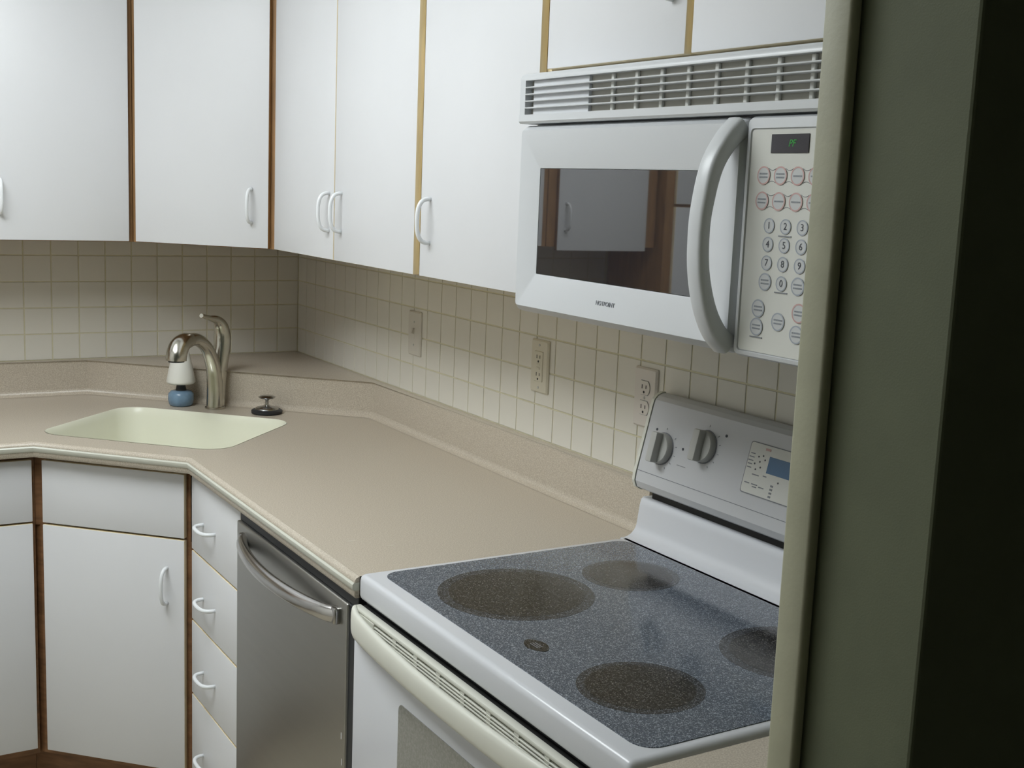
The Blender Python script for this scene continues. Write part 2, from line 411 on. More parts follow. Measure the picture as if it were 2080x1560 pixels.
for x0, x1, lab in ((-0.918, -1.42, 'white base cabinet at the lower left, left of the corner sink cabinet'), (-1.423, -1.898, 'white base cabinet further left along the back wall beside the pantry')):
    r = thing('base_cabinet', lab, 'cabinet', ((x0+x1)/2, -0.3, 0), 'white base cabinets')
    bm = box(x0, x1, -0.02, BB, 0.10, 0.878); bx(bm, x0, x1, -0.02, BB+0.06, 0, 0.10)
    finish('body', bm, 'darkwood', r)
    front(r, 'drawer_front', FBB, x1+0.015, x0-0.008, 0.713, 0.868)
    front(r, 'door', FBB, x1+0.015, x0-0.008, 0.120, 0.708, (x1+0.05, 0.59, 'v'))
r = thing('base_cabinet', 'small white base cabinet right of the range, under the right counter', 'cabinet', (-0.3, -2.81, 0), 'white base cabinets')
bm = box(-0.02, BF, -2.686, -2.944, 0.10, 0.878); bx(bm, -0.02, BF+0.06, -2.686, -2.944, 0, 0.10)
finish('body', bm, 'darkwood', r)
front(r, 'drawer_front', FBX, 2.692, 2.938, 0.713, 0.868, (2.815, 0.79, 'h'))
front(r, 'door', FBX, 2.692, 2.938, 0.120, 0.708, (2.72, 0.59, 'v'))

# ------------------------------------------------------------------ countertop with corner sink
ZC = 0.918
U0, U1, N0, N1 = -0.253, 0.262, 0.607, 1.028
def nosing(path, root):
    # beige rounded front and the cream strip let into it (path runs with the room on its right)
    a = [(-0.004, ZC), (0.0, ZC-0.0005), (0.006, ZC-0.003), (0.009, ZC-0.008), (0.009, ZC-0.0105), (-0.004, ZC-0.0105)]
    finish('front_edge', sweep(bmesh.new(), path, a), 'counter', root, smooth=40)
    b = [(-0.004, ZC-0.0107), (0.010, ZC-0.0107), (0.0125, ZC-0.0135), (0.0125, ZC-0.0215), (0.010, ZC-0.0245), (-0.004, ZC-0.0245)]
    finish('edge_strip', sweep(bmesh.new(), path, b), 'edge', root, smooth=40)
    c = [(-0.004, ZC-0.0247), (0.009, ZC-0.0247), (0.009, ZC-0.034), (0.006, ZC-0.038), (-0.004, ZC-0.038)]
    finish('lower_edge', sweep(bmesh.new(), path, c), 'counter', root, smooth=40)
def slab(bm, outer, hole, z0, z1):
    loops = [[Vector((*p, 0)) for p in outer]] + ([[Vector((*p, 0)) for p in hole]] if hole else [])
    flat = [p for lp in loops for p in lp]
    tris = tessellate_polygon(loops)
    va = [bm.verts.new((p.x, p.y, z1)) for p in flat]; vb = [bm.verts.new((p.x, p.y, z0)) for p in flat]
    for t in tris:
        bm.faces.new([va[i] for i in t]); bm.faces.new([vb[i] for i in reversed(t)])
    k = 0
    for lp in loops:
        n = len(lp)
        for i in range(n): bm.faces.new((va[k+i], va[k+(i+1) % n], vb[k+(i+1) % n], vb[k+i]))
        k += n
    return bm
r = thing('countertop', 'beige speckled laminate countertop wrapping the corner around the sink', 'countertop', (-0.4, -0.8, 0.88), 'beige countertops')
d = 0.004
outer = [(-1.898, -0.004), (-0.004, -0.004), (-0.004, -1.913), (-0.628, -1.913), (-0.628, -0.952), (-0.922, -0.648), (-1.898, -0.648)]
hole = [tuple(un(u, n)[:2]) for u, n in rrect(U0, U1, N0, N1, 0.066, 8)]
finish('top', slab(bmesh.new(), outer, hole, ZC-0.038, ZC), 'counter', r)
nosing([(-1.898, -0.6482), (-0.9223, -0.6482), (-0.6282, -0.9523), (-0.6282, -1.913)], r)
# backsplash with the raised corner ledge
SPL = [(-1.898, -0.0), (0, 0), (0, -1.905), (-0.022, -1.905), (-0.022, -0.640), (-0.662, -0.022), (-1.898, -0.022)]
bm = prism(bmesh.new(), [(min(x, -0.001), min(y, -0.001)) for x, y in SPL], ZC+0.0003, 1.0185)
es = [e for e in bm.edges if all(v.co.z > 1.0 for v in e.verts) and all(v.co.x < -0.01 and v.co.y < -0.01 for v in e.verts)]
bmesh.ops.bevel(bm, geom=es, offset=0.006, segments=3, affect='EDGES', profile=0.5)
finish('backsplash', bm, 'counter', r, smooth=40)
cove = [(-0.001, ZC)] + [(0.016-0.016*math.sin(math.radians(a)), ZC+0.0164-0.016*math.cos(math.radians(a))) for a in (0, 15, 30, 45, 60, 75, 90)] 
finish('cove', sweep(bmesh.new(), [(-1.898, -0.0222), (-0.662, -0.0222), (-0.0222, -0.640), (-0.0222, -1.905)], cove), 'counter', r, smooth=50)
for x, y, w in ((-0.560, -1.72, 0.011), (-0.505, -1.775, 0.008)):
    sc = prism(bmesh.new(), [(x+w*math.cos(a)*(1+0.2*math.sin(3*a)), y+0.4*w*math.sin(a)) for a in [2*math.pi*k/14 for k in range(14)]], ZC-0.0002, ZC+0.0002)
    finish('pale_scuff', sc, 'scuff', r)
# small counter right of the range
r = thing('countertop', 'small strip of beige counter at the bottom, right of the range', 'countertop', (-0.3, -2.81, 0.88), 'beige countertops')
finish('top', box(-0.004, -0.628, -2.684, -2.946, ZC-0.038, ZC), 'counter', r)
nosing([(-0.6282, -2.684), (-0.6282, -2.946)], r)
finish('backsplash', box(-0.001, -0.022, -2.684, -2.946, ZC+0.0003, 1.0185, bev=0.004), 'counter', r)

# sink
r = thing('sink', 'cream integral single-bowl sink set in the corner counter', 'sink', un(0, 0.82, 0.73))
bm = bmesh.new(); rings = []
for ins, z, rad in ((0.0006, ZC+0.0006, 0.0654), (0.004, ZC-0.003, 0.064), (0.008, ZC-0.020, 0.062), (0.020, ZC-0.10, 0.060), (0.032, ZC-0.155, 0.060), (0.060, ZC-0.172, 0.055), (0.12, ZC-0.176, 0.04), (0.19, ZC-0.178, 0.012)):
    rings.append([bm.verts.new(un(u, n, z)) for u, n in rrect(U0+ins, U1-ins, N0+ins, N1-ins, rad, 8)])
for a, b in zip(rings, rings[1:]):
    n = len(a)
    for i in range(n): bm.faces.new((a[i], a[(i+1) % n], b[(i+1) % n], b[i]))
bm.faces.new(rings[-1])
bw = finish('bowl', bm, 'sink', r, smooth=60)
finish('drain', lathe(bmesh.new(), [(0.044, 0.0), (0.044, 0.003), (0.036, 0.0035), (0.034, 0.001), (0.006, 0.001), (0.005, 0.004)], un(0, 0.8175, ZC-0.1775)), 'chrome', r, smooth=40)

# faucet
fb = un(-0.0145, 0.531); nd = Vector((-SQ, -SQ, 0))
def fp(reach, z): return fb + nd*reach + Vector((0, 0, z))
r = thing('faucet', 'brushed nickel single-lever kitchen faucet with arched spout behind the sink', 'faucet', fp(0, ZC))
finish('base_ring', lathe(bmesh.new(), [(0.029, 0.0), (0.029, 0.004), (0.026, 0.006), (0.02, 0.006)], fp(0.0, ZC+0.0005)), 'nickel', r, smooth=40)
pts = bez([fp(0.006, ZC+0.004), fp(0.004, 0.98), fp(0.014, 1.04), fp(0.050, 1.095), fp(0.105, 1.125), fp(0.160, 1.128)], 8)
finish('spout', tube(bmesh.new(), pts, lerp_list([0.0225, 0.022, 0.0205, 0.018, 0.017, 0.0185], 8), 20), 'nickel', r, smooth=60)
pts = bez([fp(0.145, 1.1285), fp(0.178, 1.127), fp(0.203, 1.117), fp(0.216, 1.098), fp(0.218, 1.082)], 6)
h = finish('spray_head', tube(bmesh.new(), pts, lerp_list([0.0185, 0.0235, 0.0265, 0.0275, 0.027], 6), 20), 'nickel', r, smooth=60)
finish('nozzle', lathe(bmesh.new(), [(0.021, 0), (0.021, 0.004)], fp(0.218, 1.0785)), 'black', h)
pts = bez([fp(-0.012, ZC+0.005), fp(-0.018, 1.00), fp(-0.035, 1.08)], 8)
finish('body', tube(bmesh.new(), pts, lerp_list([0.020, 0.0215, 0.0245], 8), 20), 'nickel', r, smooth=60)
pts = bez([fp(-0.0355, 1.076), fp(-0.040, 1.115), fp(-0.032, 1.148), fp(-0.008, 1.168), fp(0.035, 1.178), fp(0.082, 1.189)], 8)
finish('lever', tube(bmesh.new(), pts, lerp_list([0.0245, 0.0245, 0.0205, 0.013, 0.0075, 0.0058], 8), 16), 'nickel', r, smooth=60)

# dish brush standing on a blue base
bp_ = un(-0.121, 0.533, ZC)
r = thing('soap_dispensing_brush', 'white-topped dish brush on a round blue base left of the faucet', 'dish brush', bp_)
finish('base', lathe(bmesh.new(), [(0.028, 0.0), (0.033, 0.004), (0.036, 0.018), (0.035, 0.034), (0.028, 0.042), (0.014, 0.044)], bp_+Vector((0, 0, 0.0003)), 28), 'blue', r, smooth=50, label='translucent blue round base')
finish('neck', lathe(bmesh.new(), [(0.016, 0.043), (0.014, 0.050), (0.012, 0.060), (0.014, 0.066)], bp_, 24), 'black', r, smooth=50)
finish('handle', lathe(bmesh.new(), [(0.012, 0.062), (0.036, 0.064), (0.040, 0.068), (0.040, 0.072), (0.034, 0.105), (0.026, 0.140), (0.020, 0.165), (0.012, 0.178), (0.004, 0.181)], bp_, 28), 'brushwhite', r, smooth=50, label='white tapered handle')
# sink strainer on the counter
sp = un(0.147, 0.538, ZC)
r = thing('sink_strainer', 'dark metal sink strainer resting on the counter right of the faucet', 'strainer', sp)
finish('gasket', lathe(bmesh.new(), [(0.036, 0.0003), (0.043, 0.003), (0.043, 0.009), (0.038, 0.012), (0.030, 0.013)], sp, 32), 'black', r, smooth=50)
finish('cup', lathe(bmesh.new(), [(0.033, 0.0125), (0.030, 0.017), (0.014, 0.021), (0.007, 0.024)], sp, 28), 'chrome', r, smooth=50)
finish('stem', lathe(bmesh.new(), [(0.006, 0.022), (0.005, 0.036), (0.009, 0.042)], sp, 16), 'chrome', r, smooth=50)
finish('knob', lathe(bmesh.new(), [(0.008, 0.040), (0.022, 0.044), (0.024, 0.047), (0.018, 0.050), (0.007, 0.0515)], sp, 24), 'chrome', r, smooth=50)

# ------------------------------------------------------------------ wall plates
def plate(name, label, cat, y0, y1, z0, z1, m):
    yc, zc = (y0+y1)/2, (z0+z1)/2
    r = thing(name, label, cat, (-0.005, yc, z0), 'outlets on the tiled wall' if cat == 'outlet' else None)
    F = frame((-0.0017, yc, zc), -1, 0); w, h = abs(y1-y0)/2, (z1-z0)/2
    bm = bmesh.new(); rg = []
    for i, z in ((0, 0.0), (0, 0.003), (0.0035, 0.0065)):
        rg.append([bm.verts.new(F @ Vector((x, y, z))) for x, y in rrect(-w+i, w-i, -h+i, h-i, 0.003, 3)])
    for a, b in zip(rg, rg[1:]):
        for i in range(len(a)): bm.faces.new((a[i], a[(i+1) % len(a)], b[(i+1) % len(a)], b[i]))
    bm.faces.new(rg[-1])
    finish('plate', bm, m, r, smooth=30); return r, F
def screw(r, F, x, y): finish('screw', lathe(bmesh.new(), [(0.003, 0.0), (0.0028, 0.001), (0.001, 0.0013)], (x, y, 0.0063), 12, mtx=F), 'knob', r, smooth=40)
def slots(r, F, cy, z):
    for x, h in ((-0.0062, 0.008), (0.0062, 0.0068)): finish('slot', box(x-0.0011, x+0.0011, cy-h/2+0.002, cy+h/2+0.002, z-0.001, z+0.0003, mtx=F), 'dark', r)
    finish('slot', lathe(bmesh.new(), [(0.0026, -0.001), (0.0026, 0.0003)], (0, cy-0.0085, z), 10, mtx=F), 'dark', r)
r, F = plate('light_switch', 'beige light switch plate on the tiles nearest the corner', 'light switch', -0.816, -0.886, 1.122, 1.239, 'plate1')
finish('toggle_frame', box(-0.006, 0.006, -0.013, 0.013, 0.0055, 0.0072, bev=0.0008, seg=1, mtx=F), 'plate1', r)
finish('toggle', box(-0.004, 0.004, -0.004, 0.010, 0.006, 0.016, bev=0.0015, mtx=F @ Matrix.Rotation(math.radians(-20), 4, 'X')), 'plate1', r)
screw(r, F, 0, 0.03); screw(r, F, 0, -0.03)
r, F = plate('wall_outlet', 'ivory outlet with rectangular insert on the tiles, middle of the three plates', 'outlet', -1.434, -1.503, 1.124, 1.242, 'plate2')
ins = finish('insert', box(-0.0165, 0.0165, -0.0335, 0.0335, 0.0055, 0.0085, bev=0.001, seg=1, mtx=F), 'plate2', r)
slots(ins, F, 0.0195, 0.0085); slots(ins, F, -0.0195, 0.0085)
for y in (0.004, -0.004): finish('test_button', box(-0.006, 0.006, y-0.0025, y+0.0025, 0.0083, 0.0093, bev=0.0004, seg=1, mtx=F), 'plate2', ins)
screw(r, F, 0, 0.047); screw(r, F, 0, -0.047)
r, F = plate('wall_outlet', 'pale duplex outlet behind the left end of the range backguard', 'outlet', -1.818, -1.888, 1.119, 1.236, 'plate3')
for cy in (0.0195, -0.0195):
    bm = bmesh.new(); pr = [(0.0172*math.cos(a)*(1 if abs(math.cos(a)) < 2 else 1), max(-0.0135, min(0.0135, 0.0172*math.sin(a)))) for a in [2*math.pi*k/28 for k in range(28)]]
    prism(bm, [(x, cy+y) for x, y in pr], 0.0055, 0.0082, mtx=F)
    rc = finish('receptacle', bm, 'plate3', r)
    # dark reveal around the receptacle
    bm = bmesh.new(); a = [bm.verts.new(F @ Vector((x*1.06, cy+y*1.07, 0.0067))) for x, y in pr]; b = [bm.verts.new(F @ Vector((x*0.99, cy+y*0.99, 0.0067))) for x, y in pr]
    for i in range(28): bm.faces.new((a[i], a[(i+1) % 28], b[(i+1) % 28], b[i]))
    finish('reveal', bm, 'ink', rc)
    slots(rc, F, cy, 0.0082)
screw(r, F, 0, 0)

# ------------------------------------------------------------------ dishwasher
r = thing('dishwasher', 'stainless steel dishwasher with a bowed bar handle left of the range', 'dishwasher', (-0.32, -1.6, 0))
DY0, DY1, DX = -1.291, -1.908, -0.632
finish('tub', box(-0.03, -0.585, DY0-0.002, DY1+0.002, 0.0, 0.8565), 'dark', r)
finish('top_gasket', box(-0.586, -0.625, DY0-0.004, DY1+0.004, 0.8572, 0.8785, bev=0.002), 'black', r)
finish('door_liner', box(-0.586, -0.6270, DY0-0.003, DY1+0.001, 0.10, 0.8568, bev=0.003), 'black', r)
dw = finish('door_panel', box(-0.616, DX, DY0-0.001, DY1+0.036, 0.115, 0.8566, bev=0.004, seg=3), 'steel', r, smooth=35)
pts = []; n = 28
for k in range(n+1):
    t = k/n; y = -1.342+(-1.836+1.342)*t; bow = math.sin(math.pi*t)**0.62
    pts.append((DX-0.001-0.040*bow, y, 0.826-0.004*bow))
finish('handle', tube(bmesh.new(), pts, 0.0115, 14, flat=1.35, up=(0, 0, 1)), 'steelbar', dw, smooth=60)
for y in (-1.342, -1.836): finish('handle_mount', box(DX+0.002, DX-0.012, y-0.010, y+0.010, 0.811, 0.841, bev=0.004), 'steelbar', dw, smooth=40)
finish('kick_plate', box(-0.56, -0.57, DY0-0.003, DY1+0.003, 0.01, 0.10), 'black', r)
for y, z in ((-1.858, 0.612), (-1.862, 0.565)): finish('scuff', box(DX-0.0003, DX+0.001, y-0.0012, y+0.0012, z-0.006, z+0.006), 'laminate', dw)

# ------------------------------------------------------------------ range
RY0, RY1 = -1.917, -2.679
RYC = (RY0+RY1)/2
r = thing('electric_range', 'white electric range with blue-grey speckled glass cooktop', 'range', (-0.32, RYC, 0))
finish('body', box(-0.008, -0.612, RY0-0.002, RY1+0.002, 0.02, 0.872), 'enamel', r)
for x in (-0.06, -0.56):
    for y in (RY0-0.05, RY1+0.05): finish('leveling_leg', lathe(bmesh.new(), [(0.018, 0), (0.018, 0.006), (0.008, 0.008), (0.008, 0.021)], (x, y, 0), 12), 'black', r)
ZK = 0.925
ct = finish('cooktop_frame', box(-0.012, -0.632, RY0, RY1, 0.880, ZK, bev=0.010, seg=4), 'enamel', r, smooth=40)
finish('gap_shade', box(-0.02, -0.618, RY0-0.004, RY1+0.004, 0.871, 0.8805), 'black', r)  # black filler that paints in the shadow line under the cooktop
GX0, GX1, GY0, GY1 = -0.600, -0.098, -2.662, -1.937
gl = finish('glass_top', prism(bmesh.new(), rrect(GX0, GX1, GY0, GY1, 0.03, 6), ZK-0.002, ZK+0.0012), 'glasstop', r)
for x, y, rad in ((-0.445, -2.116, 0.127), (-0.218, -2.117, 0.083), (-0.490, -2.508, 0.0855), (-0.214, -2.508, 0.108)):
    e = finish('burner_zone', lathe(bmesh.new(), [(rad, 0.0), (rad, 0.0004)], (x, y, ZK+0.0010), 56), 'burneredge', gl)
    finish('burner_centre', lathe(bmesh.new(), [(rad*0.86, 0.0), (rad*0.86, 0.0006)], (x, y, ZK+0.0010), 56), 'burner', gl)
bm = bmesh.new()
pr = []
for k in range(32):
    a = 2*math.pi*k/32; pr.append((0.026*math.copysign(abs(math.cos(a))**1.25, math.cos(a)), 0.0165*math.copysign(abs(math.sin(a))**1.25, math.sin(a))))
I = Matrix.Translation((-0.537, -2.324, 0)) @ Matrix.Rotation(math.radians(90), 4, 'Z')
prism(bm, pr, ZK+0.0010, ZK+0.0016, mtx=I)
ind = finish('hot_surface_mark', bm, 'burner', gl)
for k in (-1, 0, 1): finish('print_bar', box(-0.010, 0.010, k*0.004-0.0006, k*0.004+0.0006, ZK+0.0016, ZK+0.0018, mtx=I), 'ink', gl)
# riser between glass and backguard, curved up from the cooktop
prof = [(-0.095, ZK-0.004), (-0.095, ZK)]
for k in range(7):
    a = math.radians(90*k/6); prof.append((-0.088+0.030*math.sin(a), ZK+0.030-0.030*math.cos(a)))
prof += [(-0.054, 0.985), (-0.051, 0.996), (-0.046, 1.0), (-0.014, 1.0), (-0.014, ZK-0.004)]
bm = bmesh.new(); A = [bm.verts.new((x, RY0-0.001, z)) for x, z in prof]; B = [bm.verts.new((x, RY1+0.001, z)) for x, z in prof]
for i in range(len(prof)): bm.faces.new((A[i], A[(i+1) % len(prof)], B[(i+1) % len(prof)], B[i]))
bm.faces.new(A); bm.faces.new(B[::-1])
finish('riser', bm, 'enamel', r, smooth=50)
finish('vent_gap', box(-0.013, -0.040, RY0-0.02, RY1+0.02, 1.0, 1.022), 'dark', r)
# backguard
def bgprof(e): return [(-0.012, 1.199+e), (-0.020, 1.199+e), (-0.030-e*0.5, 1.195+e*0.5), (-0.037-e*0.7, 1.188+e*0.3), (-0.0405-e, 1.176), (-0.0715-e, 1.050), (-0.0735-e, 1.036), (-0.069-e, 1.024), (-0.058, 1.018-e), (-0.012, 1.018-e)]
def loft(prof, y0, y1):
    bm = bmesh.new(); A = [bm.verts.new((x, y0, z)) for x, z in prof]; B = [bm.verts.new((x, y1, z)) for x, z in prof]
    for i in range(len(prof)): bm.faces.new((A[i], A[(i+1) % len(prof)], B[(i+1) % len(prof)], B[i]))
    bm.faces.new(A); bm.faces.new(B[::-1]); return bm
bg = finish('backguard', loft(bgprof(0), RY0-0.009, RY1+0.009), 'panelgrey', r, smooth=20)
for y0, y1 in ((RY0, RY0-0.0075), (RY1+0.0075, RY1)): finish('end_cap', loft(bgprof(0.002), y0, y1), 'cream', r, smooth=20)
tl = math.atan2(0.0315, 0.128)
def bgF(y, t):                # frame on the tilted face; t = 0 bottom .. 1 top
    c = Vector((-0.0715+0.0315*t, y, 1.050+0.128*t))
    return frame(c, -1, 0) @ Matrix.Rotation(-tl, 4, 'X')
finish('face_seam', box(-0.372, 0.372, -0.0006, 0.0006, -0.0005, 0.0004, mtx=bgF(RYC, 0.05)), 'ink', bg)
for y, t in ((-1.981, 0.44), (-2.092, 0.64), (-2.51, 0.64), (-2.615, 0.44)):
    F = bgF(y, t)
    kb = finish('knob', lathe(bmesh.new(), [(0.0285, 0.0005), (0.0285, 0.010), (0.0265, 0.0125), (0.010, 0.013)], (0, 0, 0), 32, mtx=F), 'knob', bg, smooth=40)
    finish('knob_grip', box(-0.0085, 0.0085, -0.028, 0.028, 0.011, 0.0285, bev=0.003, mtx=F), 'knob', bg, smooth=40)
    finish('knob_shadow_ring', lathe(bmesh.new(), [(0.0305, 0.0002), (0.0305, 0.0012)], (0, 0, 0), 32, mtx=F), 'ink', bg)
    for a in (90, 40, 15, -10, -35, -60): 
        q = math.radians(a); finish('dial_mark', box(0.036, 0.0395, -0.0006, 0.0006, 0.0002, 0.0006, mtx=F @ Matrix.Rotation(q, 4, 'Z')), 'ink', bg)
for y, t in ((-1.953, 0.68), (-2.037, 0.52), (-2.139, 0.86), (-2.56, 0.52)):
    finish('indicator_dot', lathe(bmesh.new(), [(0.0026, 0.0002), (0.0026, 0.0008)], (0, 0, 0), 12, mtx=bgF(y, t)), 'inkdark', bg)
finish('print_line', box(-0.012, 0.012, -0.0006, 0.0006, 0.0002, 0.0005, mtx=bgF(-2.043, 0.29)), 'ink', bg)
# oven control panel on the backguard
F = bgF(-2.302, 0.52)
bm = bmesh.new(); prism(bm, rrect(-0.098, 0.098, -0.038, 0.050, 0.005, 4), 0.0002, 0.0018, mtx=F)
finish('panel_border', bm, 'ink', bg)
bm = bmesh.new(); prism(bm, rrect(-0.096, 0.096, -0.0365, 0.0485, 0.005, 4), 0.0004, 0.0024, mtx=F)
pn = finish('oven_panel', bm, 'bisque', bg)
finish('oven_display', box(-0.047, 0.03, 0.004, 0.032, 0.0022, 0.0032, bev=0.0004, seg=1, mtx=F), 'bluedisplay', bg)
k = 0
for x, y in ((-0.072, 0.027), (-0.062, 0.030), (-0.056, 0.024), (-0.067, 0.019), (-0.078, 0.014), (-0.063, 0.010), (-0.073, 0.005), (-0.015, -0.006)):
    finish('print_dot', lathe(bmesh.new(), [(0.0016, 0.002), (0.0016, 0.0029)], (x, y, 0), 8, mtx=F), 'inkdark', bg)
for x, y, w in ((-0.087, 0.030, 0.005), (-0.088, 0.024, 0.006), (-0.089, 0.018, 0.006), (-0.089, 0.012, 0.005), (-0.089, 0.006, 0.005), (-0.07, -0.004, 0.008), (-0.048, -0.002, 0.004), (-0.085, -0.020, 0.006), (-0.067, -0.020, 0.007), (-0.050, -0.022, 0.006), (-0.066, -0.024, 0.005)):
    finish('print_line', box(x-w, x+w, y-0.0009, y+0.0009, 0.0023, 0.0028, mtx=F), 'ink', bg)
for y in (-0.014, -0.020, -0.026, -0.032): finish('print_line', box(-0.030, -0.024, y-0.0016, y+0.0016, 0.0023, 0.0028, mtx=F), 'ink', bg)
finish('print_mark', box(-0.060, -0.048, 0.040, 0.044, 0.0023, 0.0028, mtx=F), 'inkpink', bg)
# oven door
OX = -0.640
od = finish('oven_door', box(-0.613, OX, RY0-0.003, RY1+0.003, 0.205, 0.838, bev=0.004, seg=2), 'enamel', r, smooth=35)
finish('oven_window', prism(bmesh.new(), rrect(-0.20, 0.20, -0.19, 0.135, 0.012, 4), -0.001, 0.0012, mtx=frame((OX, RYC, 0.635), -1, 0)), 'ovenglass', od)
# vented trim along the top of the door: dark back, cream slats and dividers
vt = finish('vent_trim', box(-0.613, -0.634, RY0-0.003, RY1+0.003, 0.838, 0.870, bev=0.002), 'dark', od)
bm = box(-0.628, OX-0.002, RY0-0.003, RY1+0.003, 0.8655, 0.8725, bev=0.002); finish('vent_top_rail', bm, 'cream', od, smooth=40)
for z in (0.8395, 0.8475, 0.8530, 0.8585): finish('vent_slat', box(-0.633, OX-0.0015, RY0-0.085, RY1+0.085, z, z+(0.0030 if z > 0.84 else 0.0055), bev=0.0007, seg=1), 'cream', od)
for y0, y1 in ((RY0-0.003, RY0-0.085), (RY1+0.085, RY1+0.003)): finish('vent_end', box(-0.628, OX-0.002, y0, y1, 0.838, 0.866, bev=0.001, seg=1), 'cream', od)
for k in range(7):
    y = RY0-0.085-0.592*(k+1)/8; finish('vent_divider', box(-0.633, OX-0.001, y-0.006, y+0.006, 0.8395, 0.866), 'cream', od)
# bowed handle
pts = []; n = 36; fl = []
for k in range(n+1):
    t = k/n; y = RY0-0.012+(RY1-RY0+0.024)*t; s = math.sin(math.pi*t)
    pts.append((OX-0.003-0.022*s**0.5, y, 0.849-0.004*s**0.5))
bm = bmesh.new(); rings = []
for i, p in enumerate(pts):
    t = i/n; s = math.sin(math.pi*t); hw = 0.0265-0.0075*s**0.35; dp = 0.007+0.001*s
    ring = []
    for j in range(16):
        a = 2*math.pi*j/16; ca, sa = math.cos(a), math.sin(a)
        ring.append(bm.verts.new((p[0]+dp*math.copysign(abs(ca)**0.7, ca), p[1], p[2]+hw*math.copysign(abs(sa)**0.7, sa))))
    rings.append(ring)
for a, b in zip(rings, rings[1:]):
    for j in range(16): bm.faces.new((a[j], a[(j+1) % 16], b[(j+1) % 16], b[j]))
bm.faces.new(rings[0][::-1]); bm.faces.new(rings[-1])
finish('handle', bm, 'cream', od, smooth=50, label='cream bowed oven handle')
finish('storage_drawer', box(-0.613, OX, RY0-0.003, RY1+0.003, 0.045, 0.198, bev=0.004), 'enamel', r, smooth=35)

# ------------------------------------------------------------------ microwave
MY0, MY1, MX = -1.920, -2.676, -0.356
r = thing('microwave', 'white over-the-range microwave with dark window and curved handle', 'microwave', (-0.17, (MY0+MY1)/2, 1.362))
finish('body', box(-0.008, -0.322, MY0-0.002, MY1+0.002, 1.366, 1.757, bev=0.003), 'plastic', r, smooth=35)
FM = lambda x, y, z: frame((x, y, z), -1, 0)
# vent grille: open frame, back panel, slats, ribs
GZ0, GZ1 = 1.690, 1.7455
gf = bmesh.new()
prof = [(-0.320, 1.758), (-0.346, 1.758), (-0.353, 1.7545), (-0.356, 1.749), (-0.356, GZ1), (-0.320, GZ1)]
for i, pr in enumerate((prof, [(-0.320, GZ0), (-0.357, GZ0), (-0.3575, 1.679), (-0.354, 1.6755), (-0.320, 1.6755)])):
    A = [gf.verts.new((x, MY0, z)) for x, z in pr]; B = [gf.verts.new((x, MY1, z)) for x, z in pr]
    for j in range(len(pr)): gf.faces.new((A[j], A[(j+1) % len(pr)], B[(j+1) % len(pr)], B[j]))
    gf.faces.new(A); gf.faces.new(B[::-1])
bx(gf, -0.320, -0.356, MY0, MY0-0.016, GZ0, GZ1); bx(gf, -0.320, -0.356, MY1+0.016, MY1, GZ0, GZ1)
gr = finish('vent_grille', gf, 'plastic', r, smooth=35)
finish('vent_back', box(-0.320, -0.3425, MY0-0.016, MY1+0.016, GZ0, GZ1), 'ventback', gr)
finish('vent_blank', box(-0.342, -0.3485, MY0-0.030, -2.112, GZ0, GZ1, bev=0.001), 'plastic', gr)
ns = 4
for k in range(ns):
    z = GZ0+(GZ1-GZ0)*(k+1)/(ns+1); finish('vent_slat', box(-0.3425, -0.3565, MY0-0.014, MY1+0.014, z-0.0012, z+0.0010, bev=0.0006, seg=1), 'plastic', gr)
for k in range(10):
    y = -2.112-0.060*(k+1)
    if y > MY1+0.02: finish('vent_rib', box(-0.342, -0.3475, y-0.004, y+0.004, GZ0, GZ1, bev=0.002), 'bisque', gr)
# door
DZ0, DZ1, DYR = 1.3615, 1.6725, -2.4855
wy0, wy1, wz0, wz1 = -1.984, -2.416, 1.4285, 1.603
bm = bmesh.new()
def rr(y0, y1, z0, z1, x, rad): return [bm.verts.new((x, y, z)) for y, z in rrect(min(y0, y1), max(y0, y1), z0, z1, rad, 4)]
L0 = rr(MY0, DYR, DZ0, DZ1, -0.324, 0.010); L1 = rr(MY0, DYR, DZ0, DZ1, -0.342, 0.010); L1b = rr(MY0-0.003, DYR+0.002, DZ0+0.003, DZ1-0.003, -0.3485, 0.009)
L2 = rr(MY0-0.012, DYR+0.006, DZ0+0.011, DZ1-0.008, -0.3572, 0.006); L3 = rr(wy0+0.003, wy1-0.003, wz0-0.003, wz1+0.003, -0.3515, 0.003); L4 = rr(wy0, wy1, wz0, wz1, -0.3505, 0.002)
L5 = rr(wy0, wy1, wz0, wz1, -0.345, 0.002)
for a, b in ((L0, L1), (L1, L1b), (L1b, L2), (L2, L3), (L3, L4), (L4, L5)):
    n = len(a)
    for i in range(n): bm.faces.new((a[i], a[(i+1) % n], b[(i+1) % n], b[i]))
bm.faces.new(L0); bm.faces.new(L5)
dr = finish('door', bm, 'plastic', r, smooth=18)
finish('door_window', box(-0.3452, -0.3500, wy0-0.0008, wy1+0.0008, wz0+0.0008, wz1-0.0008), 'mwglass', dr)
text('brand_lettering', 'HOTPOINT', 0.0098, FM(-0.3548, -2.193, 1.3985) @ Matrix.Rotation(math.radians(-6.2), 4, 'X'), 'ink', dr, depth=0.0004)
